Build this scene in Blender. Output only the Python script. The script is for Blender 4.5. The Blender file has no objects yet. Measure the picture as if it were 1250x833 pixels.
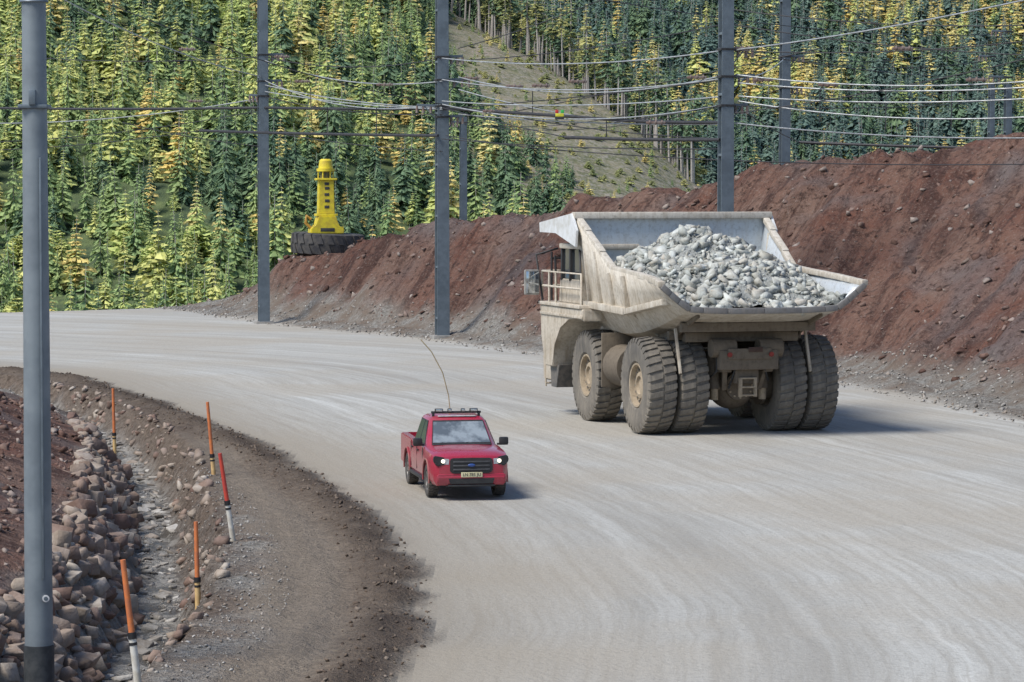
import bpy, bmesh, math, random
import numpy as np
from mathutils import Vector, Matrix, Euler
R_=random.Random(7); rng=np.random.default_rng(11)
scene=bpy.context.scene
F=3600.0; CH=6.8
def P(px,py,Y): return Vector(((px-625)/F*Y, Y, CH+(237-py)/F*Y))

# ------------------------------------------------------------ node helpers
class NT:
    def __init__(s,name):
        s.m=bpy.data.materials.new(name); s.m.use_nodes=True; s.t=s.m.node_tree; s.n=s.t.nodes; s.l=s.t.links
        s.b=s.n['Principled BSDF']
    def node(s,t,**k):
        n=s.n.new(t)
        for a,v in k.items(): setattr(n,a,v)
        return n
    def put(s,sock,v):
        if isinstance(v,bpy.types.NodeSocket): s.l.new(v,sock)
        elif v is not None:
            if isinstance(v,(tuple,list)) and len(v)==3 and sock.type=='RGBA': v=(*v,1)
            sock.default_value=v
    def mix(s,f,a,b,bt='MIX'):
        n=s.node('ShaderNodeMix',data_type='RGBA',blend_type=bt)
        s.put(n.inputs[0],f); s.put(n.inputs[6],a); s.put(n.inputs[7],b); return n.outputs[2]
    def math(s,op,a,b=0.0,clamp=False):
        n=s.node('ShaderNodeMath',operation=op,use_clamp=clamp); s.put(n.inputs[0],a); s.put(n.inputs[1],b); return n.outputs[0]
    def noise(s,scale,vec=None,detail=3,rough=.55,dist=0):
        n=s.node('ShaderNodeTexNoise'); n.inputs['Scale'].default_value=scale; n.inputs['Detail'].default_value=detail
        n.inputs['Roughness'].default_value=rough; n.inputs['Distortion'].default_value=dist
        if vec is not None: s.l.new(vec,n.inputs['Vector'])
        return n.outputs['Fac']
    def rng(s,v,a,b,c=0.,d=1.):
        n=s.node('ShaderNodeMapRange'); s.put(n.inputs[0],v)
        for i,x in enumerate((a,b,c,d)): n.inputs[i+1].default_value=x
        return n.outputs[0]
    def attr(s,name,out='Fac'):
        n=s.node('ShaderNodeAttribute'); n.attribute_name=name; return n.outputs[out]
    def pos(s): return s.node('ShaderNodeNewGeometry').outputs['Position']
    def obj(s): return s.node('ShaderNodeTexCoord').outputs['Object']
    def bump(s,h,st,dist=.1,prev=None):
        n=s.node('ShaderNodeBump'); n.inputs['Strength'].default_value=st; n.inputs['Distance'].default_value=dist
        s.l.new(h,n.inputs['Height'])
        if prev is not None: s.l.new(prev,n.inputs['Normal'])
        return n.outputs[0]
    def out(s,col=None,rough=None,metal=None,normal=None,spec=None):
        s.put(s.b.inputs['Base Color'],col); s.put(s.b.inputs['Roughness'],rough); s.put(s.b.inputs['Metallic'],metal)
        if normal is not None: s.l.new(normal,s.b.inputs['Normal'])
        if spec is not None: s.b.inputs['Specular IOR Level'].default_value=spec
        return s.m
def simple(name,c1,c2=None,scale=6,rough=.6,metal=0,bump=0,lo=.4,hi=.62,spec=None,coat=0):
    t=NT(name); v=t.obj(); n=t.noise(scale,v,4,.6)
    col=t.mix(t.rng(n,lo,hi),c1,c2 if c2 else tuple(x*.75 for x in c1))
    nm=t.bump(t.noise(scale*6,v),bump,.02) if bump else None
    m=t.out(col,t.rng(n,.3,.7,max(0,rough-.06),min(1,rough+.06)),metal,nm,spec)
    if coat: t.b.inputs['Coat Weight'].default_value=coat; t.b.inputs['Coat Roughness'].default_value=.08
    return m

# ------------------------------------------------------------ mesh helpers
def link(o,parent=None):
    scene.collection.objects.link(o)
    if parent is not None: o.parent=parent
    return o
def empty(name,loc=(0,0,0),rz=0):
    e=bpy.data.objects.new(name,None); e.empty_display_size=.3; e.location=loc; e.rotation_euler=(0,0,rz); return link(e)
def mesh_obj(name,verts,faces,mat,parent=None,smooth=None):
    me=bpy.data.meshes.new(name); me.from_pydata([tuple(v) for v in verts],[],faces); me.update()
    if mat: me.materials.append(mat)
    if smooth is not None:
        for p in me.polygons: p.use_smooth=True
        me.set_sharp_from_angle(angle=math.radians(smooth))
    return link(bpy.data.objects.new(name,me),parent)
def bm_obj(name,bm,mat,parent=None,smooth=None):
    bmesh.ops.recalc_face_normals(bm,faces=bm.faces[:])
    me=bpy.data.meshes.new(name); bm.to_mesh(me); bm.free()
    for m in (mat if isinstance(mat,list) else [mat]): me.materials.append(m)
    if smooth is not None:
        for p in me.polygons: p.use_smooth=True
        me.set_sharp_from_angle(angle=math.radians(smooth))
    return link(bpy.data.objects.new(name,me),parent)
def box(name,c,s,mat,parent=None,bev=.02,rot=(0,0,0)):
    bm=bmesh.new(); bmesh.ops.create_cube(bm,size=1); bmesh.ops.scale(bm,vec=s,verts=bm.verts)
    if bev: bmesh.ops.bevel(bm,geom=bm.edges[:],offset=min(bev,min(s)*.4),segments=2,affect='EDGES',profile=.6)
    o=bm_obj(name,bm,mat,parent,40); o.location=c; o.rotation_euler=rot; return o
def beam(name,a,b,w,h,mat,parent=None,bev=.01):
    a=Vector(a);b=Vector(b);d=b-a
    o=box(name,(a+b)/2,(d.length,w,h),mat,parent,bev); o.rotation_euler=d.to_track_quat('X','Z').to_euler(); return o
def cyl(name,a,b,r,mat,parent=None,r2=None,seg=20):
    a=Vector(a);b=Vector(b);d=b-a; bm=bmesh.new()
    bmesh.ops.create_cone(bm,cap_ends=True,segments=seg,radius1=r,radius2=r if r2 is None else r2,depth=d.length)
    o=bm_obj(name,bm,mat,parent,40); o.location=(a+b)/2; o.rotation_euler=d.to_track_quat('Z','Y').to_euler(); return o
def prism(name,pts,y0,y1,mat,parent=None,bev=.02,axis='y',smooth=35):
    bm=bmesh.new()
    f=(lambda p,t:(p[0],t,p[1])) if axis=='y' else ((lambda p,t:(t,p[0],p[1])) if axis=='x' else (lambda p,t:(p[0],p[1],t)))
    A=[bm.verts.new(f(p,y0)) for p in pts]; B=[bm.verts.new(f(p,y1)) for p in pts]; n=len(pts)
    bm.faces.new(A); bm.faces.new(B[::-1])
    for i in range(n): bm.faces.new((A[i],A[(i+1)%n],B[(i+1)%n],B[i]))
    if bev: bmesh.ops.bevel(bm,geom=bm.edges[:],offset=bev,segments=2,affect='EDGES')
    return bm_obj(name,bm,mat,parent,smooth)
def tube(name,paths,r,mat,parent=None,res=2):
    cu=bpy.data.curves.new(name,'CURVE'); cu.dimensions='3D'; cu.bevel_depth=r; cu.bevel_resolution=res; cu.use_fill_caps=True
    for p in paths:
        s=cu.splines.new('POLY'); s.points.add(len(p)-1)
        for i,q in enumerate(p): s.points[i].co=(*q,1)
    cu.materials.append(mat); return link(bpy.data.objects.new(name,cu),parent)
def revolve(bm,prof,seg,mi=0,closed=False):
    rings=[]
    for k in range(seg):
        a=2*math.pi*k/seg; rings.append([bm.verts.new((r*math.cos(a),y,r*math.sin(a))) for y,r in prof])
    m=len(prof)
    for k in range(seg):
        A=rings[k];B=rings[(k+1)%seg]
        for j in range(m if closed else m-1):
            fc=bm.faces.new((A[j],A[(j+1)%m],B[(j+1)%m],B[j])); fc.material_index=mi
def bake(o):
    dg=bpy.context.evaluated_depsgraph_get(); dg.update()
    me=bpy.data.meshes.new_from_object(o.evaluated_get(dg)); o.modifiers.clear(); o.data=me; return o

# ------------------------------------------------------------ numeric noise, rocks
def vnoise(x,y,scale,seed):
    r=np.random.default_rng(seed); T=r.random((256,256)); x=x/scale; y=y/scale
    xi=np.floor(x).astype(int); yi=np.floor(y).astype(int); fx=x-xi; fy=y-yi
    fx=fx*fx*(3-2*fx); fy=fy*fy*(3-2*fy); g=lambda a,b:T[a%256,b%256]
    return (g(xi,yi)*(1-fx)+g(xi+1,yi)*fx)*(1-fy)+(g(xi,yi+1)*(1-fx)+g(xi+1,yi+1)*fx)*fy
def fbm(x,y,scale,octv,seed):
    s=0;a=1;t=0
    for i in range(octv): s=s+a*(vnoise(x,y,scale/2**i,seed+i)-.5); t+=a; a*=.5
    return s/t*2
def rock_variants(npt,n=24):
    out=[]
    for k in range(n):
        p=rng.normal(size=(npt,3)); p/=np.linalg.norm(p,axis=1)[:,None]; p*=rng.uniform(.75,1.1,(npt,1)); p*=rng.uniform(.55,1.15,3)
        bm=bmesh.new(); vs=[bm.verts.new(q) for q in p]; r=bmesh.ops.convex_hull(bm,input=vs)
        junk=[g for g in r['geom_interior'] if isinstance(g,bmesh.types.BMVert)]
        bmesh.ops.delete(bm,geom=junk,context='VERTS'); bmesh.ops.triangulate(bm,faces=bm.faces[:]); bmesh.ops.recalc_face_normals(bm,faces=bm.faces[:]); bm.verts.index_update()
        V=np.array([v.co[:] for v in bm.verts]); Fc=np.array([[v.index for v in f.verts] for f in bm.faces]); bm.free(); out.append((V,Fc))
    return out
def block_variants(n=20):
    out=[]
    for k in range(n):
        bm=bmesh.new(); bmesh.ops.create_cube(bm,size=1.6)
        for v in bm.verts: v.co=Vector([c*rng.uniform(.55,1.1) for c in v.co])
        bmesh.ops.bevel(bm,geom=bm.edges[:],offset=.07,segments=1,affect='EDGES'); bmesh.ops.triangulate(bm,faces=bm.faces[:]); bm.verts.index_update()
        out.append((np.array([v.co[:] for v in bm.verts]),np.array([[v.index for v in f.verts] for f in bm.faces]))); bm.free()
    return out
RV={1:rock_variants(9),2:rock_variants(14),3:block_variants()+rock_variants(12,14)}
def rocks(name,pos,size,mat,parent=None,sub=1,flat=.8):
    N=len(pos); Vs=[];Fs=[];Cs=[];off=0; tl=.8 if sub<3 else .4
    for i in range(N):
        V,Fc=RV[sub][rng.integers(len(RV[sub]))]
        e=Euler((rng.uniform(-tl,tl),rng.uniform(-tl,tl),rng.uniform(0,6.28))).to_matrix()
        W=(V*np.array([1,rng.uniform(.6,1),rng.uniform(.5,1)*flat])*size[i])@np.array(e).T+pos[i]
        Vs.append(W);Fs.append(Fc+off);off+=len(V); c=rng.random(); Cs.append(np.full(len(V),c))
    V=np.concatenate(Vs);Fc=np.concatenate(Fs);C=np.concatenate(Cs)
    me=bpy.data.meshes.new(name); me.vertices.add(len(V)); me.vertices.foreach_set('co',V.astype('f').ravel())
    me.loops.add(len(Fc)*3); me.loops.foreach_set('vertex_index',Fc.ravel().astype('i'))
    me.polygons.add(len(Fc)); me.polygons.foreach_set('loop_start',np.arange(0,len(Fc)*3,3).astype('i'))
    me.update(calc_edges=True); me.validate()
    a=me.attributes.new('rc','FLOAT','POINT'); a.data.foreach_set('value',C.astype('f'))
    me.materials.append(mat); return link(bpy.data.objects.new(name,me),parent)
def rock_mat(name,stops,sc=4):
    t=NT(name); r=t.node('ShaderNodeValToRGB'); t.l.new(t.attr('rc'),r.inputs[0])
    el=r.color_ramp.elements; el[0].position=0; el[0].color=(*stops[0],1); el[1].position=1; el[1].color=(*stops[-1],1)
    for i,c in enumerate(stops[1:-1]): e=el.new((i+1)/(len(stops)-1)); e.color=(*c,1)
    n=t.noise(sc,t.pos(),4,.65); col=t.mix(t.rng(n,.35,.65),r.outputs[0],t.mix(1.,r.outputs[0],(.62,.58,.54),'MULTIPLY'))
    return t.out(col,.9,0,t.bump(n,.6,.08),.2)

# ------------------------------------------------------------ terrain curves
def catmull(P0,per=10):
    P0=np.array(P0,float); Q=np.vstack([2*P0[0]-P0[1],P0,2*P0[-1]-P0[-2]]); out=[]
    for i in range(1,len(Q)-2):
        for t in np.linspace(0,1,per,endpoint=False):
            a,b,c,d=Q[i-1:i+3]; out.append(.5*((2*b)+(-a+c)*t+(2*a-5*b+4*c-d)*t*t+(-a+3*b-3*c+d)*t**3))
    out.append(P0[-1]); return np.array(out)
EDGE=catmull([(-75,150),(-45,134),(-20,115),(-13.3,100.7),(-8.8,86.5),(-6.,75.8),(-3.6,64.8),(-2.2,55.3),(-1.65,48.7),(-1.9,41),(-3.6,33),(-7,24),(-14,14)])
DITCH=catmull([(-44,146),(-24,117),(-17.5,106),(-14.8,98.5),(-12.0,89),(-9.9,79),(-8.6,70.3),(-7.45,61.4),(-6.65,55),(-6.35,50),(-6.3,45),(-6.8,38),(-9.5,28),(-14,18)])
TOE=catmull([(-90,205,0,2,.6),(-34,187,0,2,.6),(-19.5,176,.3,3,.7),(-14.5,164,3.2,6,.95),(-9.5,152,5.2,12,.92),(-3.3,141,6.4,50,.78),(3.,125,8.0,60,.68),(11.5,112,9.5,90,.68),(16.2,93,10.5,90,.68),(18.5,75,10.8,90,.68),(22,45,10.8,90,.68),(27,5,10.8,90,.68)])
def dist(C,x,y):
    best=np.full(x.shape,1e9); S=np.zeros(x.shape); sg=np.ones(x.shape); A=[np.zeros(x.shape) for _ in range(C.shape[1]-2)]; acc=0
    for i in range(len(C)-1):
        ax,ay=C[i,:2]; dx,dy=C[i+1,:2]-C[i,:2]; L=math.hypot(dx,dy)
        t=np.clip(((x-ax)*dx+(y-ay)*dy)/(L*L),0,1); ex=x-ax-t*dx; ey=y-ay-t*dy; d=ex*ex+ey*ey
        m=d<best; best=np.where(m,d,best); S=np.where(m,acc+t*L,S); cr=dx*(y-ay)-dy*(x-ax); sg=np.where(m,np.sign(cr),sg)
        for k in range(len(A)): A[k]=np.where(m,C[i,2+k]*(1-t)+C[i+1,2+k]*t,A[k])
        acc+=L
    return np.sqrt(best)*sg,S,A
ss=lambda v,a,b:(lambda t:t*t*(3-2*t))(np.clip((v-a)/(b-a),0,1))
def ground(x,y):
    x=np.asarray(x,float);y=np.asarray(y,float)
    dE,sE,_=dist(EDGE,x,y); dD,sD,_=dist(DITCH,x,y); dT,sT,(Hc,Wc,sl)=dist(TOE,x,y)
    n1=fbm(x,y,7,4,1); n2=fbm(x,y,1.6,3,20); n3=fbm(x,y,.8,2,40)
    base=.05*n1+.008*n2
    base=base+(.10+.12*n2+.06*n3)*np.exp(-((dE+.35+.25*n1)/.35)**2)+ss(-dE,.2,1.5)*(.05*n2+.03*n3)
    for q in (1.15,1.95): base=base-.06*np.exp(-((dE+q+.15*n1)/.16)**2)*(dE<0)
    far=ss(y,82,96)
    bank=-1.15+1.5*np.maximum(-dD-.5+.15*n3,0); bank=np.minimum(bank,.45+.42*np.maximum(-dD-1.6,0)+.4*n1); bank=np.minimum(bank,2.8+.5*n1)+.16*n2+.10*n3
    bankf=-.9+.9*np.maximum(-dD-.5,0); bankf=np.minimum(bankf,.05+.1*n1)+.06*n2
    left=bank*(1-far)+bankf*far
    dep=1.15-.35*far
    right=-dep+1.5*np.maximum(dD-.45+.3*n2,0)+.10*n3
    right=np.minimum(right,base)
    z=np.where(dD<0,left,right)
    z=np.where((dD>3.5),base,z)
    ef=np.maximum(y-(177+.75*np.minimum(x+19,0)),0); z=z-np.minimum(ef,200)*.55
    prof=np.minimum(sl*np.maximum(dT,0),Hc+.5*fbm(x,y,9,3,60))
    up=ss(dT,0,2)
    rill=vnoise(sT*1+dT*.55,dT*.12,.8,77)-.5; rill2=vnoise(sT*1+dT*.5,dT*.08,2.3,78)-.5
    berm=prof+up*(.38*n1+.38*n2+.24*n3+.34*rill+.8*rill2)*np.clip(Hc/4,0,1)-np.maximum(dT-Hc/sl-Wc,0)*.6
    berm=berm+.22*np.exp(-((dT+.3)/.6)**2)*(1+1.2*n2)*np.clip(Hc,0,1)
    for hx,hy,hr,hh in ((7.2,129,2.2,.8),(11.2,133,2.6,1.0),(4.2,136,1.5,.6),(22,131,2.5,.6)): berm=berm+hh*np.exp(-((x-hx)**2+(y-hy)**2)/hr**2)
    mw=np.exp(-(((x+10.4)**2+(y-167)**2)/3.4**2)**2); berm=berm*(1-mw)+3.45*mw
    z=np.where((dT>-2.5)&(Hc>.02),np.maximum(z,berm),z)
    z=np.maximum(z,-42)
    return z,dict(dE=dE,sE=sE,dD=dD,dT=dT,sT=sT,n1=n1,n2=n2,n3=n3,Hc=Hc)
def gz(x,y): return float(ground(np.array([x]),np.array([y]))[0][0])

xs=np.concatenate([np.arange(-110,-24,1.2),np.arange(-24,30,.2),np.arange(30,130,1.2)])
ys=np.concatenate([np.arange(-12,30,.8),np.arange(30,180,.28),np.arange(180,300,1.5)])
X,Y=np.meshgrid(xs,ys); Z,M=ground(X,Y)
nx,ny=len(xs),len(ys)
me=bpy.data.meshes.new('mine_ground'); V=np.stack([X,Y,Z],-1).reshape(-1,3)
idx=np.arange(nx*ny).reshape(ny,nx); Q=np.stack([idx[:-1,:-1],idx[:-1,1:],idx[1:,1:],idx[1:,:-1]],-1).reshape(-1,4)
me.vertices.add(len(V)); me.vertices.foreach_set('co',V.astype('f').ravel()); me.loops.add(len(Q)*4); me.loops.foreach_set('vertex_index',Q.ravel().astype('i'))
me.polygons.add(len(Q)); me.polygons.foreach_set('loop_start',np.arange(0,len(Q)*4,4).astype('i')); me.polygons.foreach_set('use_smooth',np.ones(len(Q),bool)); me.update(calc_edges=True)
n1,n2,n3=M['n1'],M['n2'],M['n3']; dE,dD,dT=M['dE'],M['dD'],M['dT']
red=np.maximum(ss(dT+.8*n2,.6,2.2)*np.clip(M['Hc']*2,0,1), ss(-dD+.5*n2,1.3,2.0)*(1-ss(Y,80,92)))
gravel=np.maximum(ss(-dE+.5*n2+.6*n1,2.2,3.2),ss(dT+.9*n1,-2.0,-.8)*(dE>0))
dirt=ss(-dE+.4*n2+.3*n1,-.35,.15)*(1-.35*ss(-dE+.4*n1,.7,1.4))
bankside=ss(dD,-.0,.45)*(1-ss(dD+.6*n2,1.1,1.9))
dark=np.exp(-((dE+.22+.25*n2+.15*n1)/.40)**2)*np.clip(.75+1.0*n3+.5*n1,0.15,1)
stream=np.exp(-(dD/.52)**4)
def fattr(me,nm,a):
    q=me.attributes.new(nm,'FLOAT','POINT'); q.data.foreach_set('value',np.asarray(a,'f').ravel())
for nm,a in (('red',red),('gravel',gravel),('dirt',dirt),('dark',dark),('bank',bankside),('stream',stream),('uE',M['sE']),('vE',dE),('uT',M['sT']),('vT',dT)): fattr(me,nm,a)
t=NT('haul_road_ground'); pos=t.pos()
def comb(a,b,c=0.):
    n=t.node('ShaderNodeCombineXYZ'); t.put(n.inputs[0],a); t.put(n.inputs[1],b); t.put(n.inputs[2],c); return n.outputs[0]
uE,vE,uT,vT=[t.attr(k) for k in ('uE','vE','uT','vT')]
big=t.noise(.09,pos,3,.65); fine=t.noise(7,pos,4,.75)
vEw=t.math('ADD',vE,t.math('MULTIPLY',big,1.2))
st1=t.noise(1,comb(t.math('MULTIPLY',uE,.018),t.math('MULTIPLY',vEw,.55)),4,.7)
st2=t.noise(1,comb(t.math('MULTIPLY',uE,.12),t.math('MULTIPLY',vEw,4.)),4,.75)
road=t.mix(t.rng(st1,.32,.66),(.325,.315,.29),(.50,.505,.485))
road=t.mix(t.math('MULTIPLY',t.rng(st2,.42,.64),.6),road,(.28,.265,.235))
road=t.mix(t.math('MULTIPLY',t.rng(big,.43,.6),.6),road,(.37,.335,.28))
road=t.mix(t.math('MULTIPLY',t.rng(fine,.48,.72),.5),road,(.23,.22,.20))
road=t.mix(t.rng(t.math('ADD',vE,t.math('MULTIPLY',st1,-4.)),2.4,-1.8,0,.85),road,(.28,.245,.195))
gr=t.mix(t.rng(fine,.38,.62),(.18,.165,.145),(.40,.385,.355))
gr=t.mix(t.rng(t.noise(.5,pos,3,.7),.42,.62),gr,(.22,.175,.14))
cl=t.noise(2.6,pos,5,.8)
dcol=t.mix(t.rng(cl,.35,.65),(.13,.097,.072),(.27,.215,.165))
dcol=t.mix(t.math('MULTIPLY',t.rng(st2,.45,.62),.5),dcol,(.14,.108,.083))
col=t.mix(t.attr('dirt'),road,dcol)
col=t.mix(t.attr('gravel'),col,gr)
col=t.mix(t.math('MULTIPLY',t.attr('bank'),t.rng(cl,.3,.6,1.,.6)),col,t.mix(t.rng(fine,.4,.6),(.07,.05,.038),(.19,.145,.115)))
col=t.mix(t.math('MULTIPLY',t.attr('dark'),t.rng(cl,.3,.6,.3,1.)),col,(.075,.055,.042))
rl=t.noise(1,comb(t.math('ADD',t.math('MULTIPLY',uT,.9),t.math('MULTIPLY',vT,.5)),t.math('MULTIPLY',vT,.12)),4,.75)
rd=t.mix(t.rng(t.noise(.16,pos,3,.65),.38,.62),(.195,.092,.066),(.245,.155,.12))
rd=t.mix(t.math('MULTIPLY',t.rng(rl,.47,.60),.85),rd,(.078,.04,.033))
rd=t.mix(t.math('MULTIPLY',t.rng(t.noise(.11,pos,3,.6,.6),.52,.64),.8),rd,(.185,.158,.155))
rd=t.mix(t.math('MULTIPLY',t.rng(fine,.52,.68),.55),rd,(.33,.26,.22))
rd=t.mix(t.math('MULTIPLY',t.rng(cl,.50,.64),.85),rd,(.048,.028,.024))
col=t.mix(t.attr('red'),col,rd)
wet=t.rng(t.noise(2.0,pos,3,.7),.44,.56)
col=t.mix(t.math('MULTIPLY',t.attr('stream'),.9),col,t.mix(wet,(.38,.37,.35),(.12,.11,.095)))
soft=t.math('MAXIMUM',t.attr('red'),t.math('MAXIMUM',t.attr('gravel'),t.attr('dirt')))
h=t.math('MULTIPLY',t.math('ADD',cl,fine),t.rng(soft,0,1,.14,1.0))
nm=t.bump(h,1.,.22)
rough=t.math('SUBTRACT',.92,t.math('MULTIPLY',t.math('MULTIPLY',t.attr('stream'),wet),.6))
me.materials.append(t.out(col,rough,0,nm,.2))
link(bpy.data.objects.new('haul_road_and_mine_ground',me))

# ------------------------------------------------------------ far hills
def itp(x,L): a=np.array(L,float); return np.interp(x,a[:,0],a[:,1])
CR=[(-900,-150),(200,-150),(400,-90),(500,-30),(545,8),(580,30),(600,40),(650,72),(700,104),(760,146),(800,182),(840,222),(900,262),(1300,420),(2500,500)]
def far(a,Yd):
    px=625+F*a; pc=itp(px,CR); Yc=itp(px,[(-900,1150),(500,1080),(840,880),(2500,850)]); zc=CH+(237-pc)*Yc/F
    tt=(Yd-550)/(Yc-550); x=a*Yd
    A=-45+(zc+45)*np.clip(tt,0,1)**.95; A=np.where(tt>1,zc-(Yd-Yc)*.45,A); A=np.where(tt<0,-45,A)
    B=-25+np.maximum(Yd-1050,0)*(.30+.04*np.sin(a*22)); B=np.where(Yd>1900,B-(Yd-1900)*.5,B)
    z=np.maximum(np.maximum(A,B),-45)+(fbm(x,Yd,60,3,90)*6+fbm(x,Yd,14,3,95)*2.)*ss(Yd,560,700)*np.where((px>530)&(px<860)&(tt>.6),.45,1.)
    return z,tt,pc
aa=np.linspace(-.55,.55,640); yy=np.concatenate([np.arange(200,560,20),np.arange(560,1950,6),np.arange(1950,4000,100)])
AA,YY=np.meshgrid(aa,yy); ZZ,TT,_=far(AA,YY)
V=np.stack([AA*YY,YY,ZZ],-1).reshape(-1,3); nx,ny=len(aa),len(yy)
idx=np.arange(nx*ny).reshape(ny,nx); Q=np.stack([idx[:-1,:-1],idx[:-1,1:],idx[1:,1:],idx[1:,:-1]],-1).reshape(-1,4)
PX=625+F*AA; nn=fbm(AA*YY,YY,30,3,99)
clear=ss(PX+25*nn,525,560)*(1-ss(PX,850,900))*ss(TT+.08*nn,.35,.5)*(1-ss(TT,1.0,1.05))
t=NT('hillside_undergrowth'); pos=t.pos()
na_=t.noise(.035,pos,4,.7); nb_=t.noise(.16,pos,5,.8); nc_=t.noise(.6,pos,4,.8)
c=t.mix(t.rng(na_,.4,.6),(.23,.22,.135),(.275,.235,.185))
c=t.mix(t.rng(nb_,.44,.56),c,(.14,.15,.085))
c=t.mix(t.math('MULTIPLY',t.rng(nc_,.48,.6),.85),c,(.33,.305,.27))
dk=t.mix(t.rng(nb_,.4,.6),(.07,.10,.06),(.14,.18,.08))  # forest floor darkened in colour, shade between the trees painted in
c=t.mix(t.attr('clear'),dk,c)
hm=t.out(c,.95,0,t.bump(nc_,.8,1.),.1)
o=mesh_obj('forest_hills',V,Q.tolist(),hm,None,60); fattr(o.data,'clear',clear)

# trees --------------------------------------------------------
def leaf_mat(name,c1,c2):
    t=NT(name); oi=t.node('ShaderNodeObjectInfo').outputs['Random']; n=t.noise(.45,t.obj(),2)
    c=t.mix(oi,c1,c2); c=t.mix(t.rng(n,.35,.65,0,.5),c,t.mix(1.,c,(.6,.68,.70),'MULTIPLY'))
    return t.out(c,.8,0,None,.1)
bark=simple('bark_grey',(.45,.42,.39),(.30,.27,.25),3,.9)
def conifer(name,H,Rr,cb,tiers,nb,droop,lm,w=.3,power=.85,tr=.14,seed=1):
    r=random.Random(seed); v=[];f=[];mi=[]
    n=6
    for k in range(n):
        a=k*2*math.pi/n; v+= [(tr*math.cos(a),tr*math.sin(a),-1.5),(tr*.25*math.cos(a),tr*.25*math.sin(a),H*.97)]
    for k in range(n): j=(k+1)%n; f.append((2*k,2*j,2*j+1,2*k+1)); mi.append(1)
    for i in range(tiers):
        tt=(i+r.random()*.6)/tiers; z=H*(cb+(1-cb)*tt); L0=Rr*((1-tt)**power)+.12*Rr*(1-tt)+.1; L0*=r.uniform(.78,1.15)
        if tt<.12: L0*=.75
        for k in range(nb):
            if r.random()<.1: continue
            a=r.random()*6.283; L=L0*r.uniform(.5,1.2); d=Vector((math.cos(a),math.sin(a),0)); s=Vector((-d.y,d.x,0))
            up=r.uniform(0,.25); p0=Vector((0,0,z+L*up)); p2=d*L+Vector((0,0,z-L*droop*r.uniform(.6,1.3)))
            p1=p0.lerp(p2,.55)+Vector((0,0,-.05*L)); ww=w*L*r.uniform(.6,1.1)
            b=len(v); v+=[p0,p1+s*ww+Vector((0,0,-ww*.5)),p2,p1-s*ww+Vector((0,0,-ww*.5))]; f+=[(b,b+1,b+2),(b,b+2,b+3)]; mi+=[0,0]
            for q in range(2):
                c0=p0.lerp(p2,r.uniform(.35,.9)); dd=(d+s*r.uniform(-1.3,1.3)).normalized(); l=L*.36
                b=len(v); v+=[c0,c0+dd*l*.6+Vector((0,0,.12*l)),c0+dd*l+Vector((0,0,-l*.6)),c0+dd*l*.4+Vector((0,0,-l*.5))]; f+=[(b,b+1,b+2),(b,b+2,b+3)]; mi+=[0,0]
    me=bpy.data.meshes.new(name); me.from_pydata([tuple(q) for q in v],[],f); me.materials.append(lm); me.materials.append(bark)
    me.polygons.foreach_set('material_index',mi); me.update(); return bpy.data.objects.new(name,me)
G1=leaf_mat('spruce_dark',(.12,.19,.12),(.175,.25,.135)); G2=leaf_mat('spruce_mid',(.24,.34,.15),(.36,.44,.18))  # leaf colours lightened, some blued: distance haze put into them
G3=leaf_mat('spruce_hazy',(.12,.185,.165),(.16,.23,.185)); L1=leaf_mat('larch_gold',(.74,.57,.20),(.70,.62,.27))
L2=leaf_mat('larch_lime',(.50,.57,.20),(.64,.62,.23)); L3=leaf_mat('pine_olive',(.26,.30,.13),(.46,.43,.17))
col=bpy.data.collections.new('tree_kinds')
kinds=[conifer('k0_spruce',17,3.5,.06,22,8,.6,G1,.26,1.05,.16,1),conifer('k1_spruce',15,3.4,.05,20,8,.55,G2,.26,1.05,.16,2),
 conifer('k2_larch',16,3.3,.14,17,8,.25,L1,.28,.9,.15,3),conifer('k3_larch',15,3.5,.1,17,8,.3,L2,.28,.95,.15,4),
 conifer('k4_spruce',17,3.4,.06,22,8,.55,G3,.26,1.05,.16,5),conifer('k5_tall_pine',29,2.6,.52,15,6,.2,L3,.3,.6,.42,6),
 conifer('k6_tall_spruce',28,2.4,.50,17,6,.5,G1,.3,.7,.40,7),conifer('k7_shrub',3.2,1.9,.05,9,9,.1,L3,.35,.5,.08,8),
 conifer('k8_spruce',17,2.7,.04,24,7,.65,G2,.24,1.15,.15,9),conifer('k9_bush',7,3.6,.02,10,12,-.2,L2,.3,.45,.12,10)]
for k in kinds: col.objects.link(k)
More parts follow.
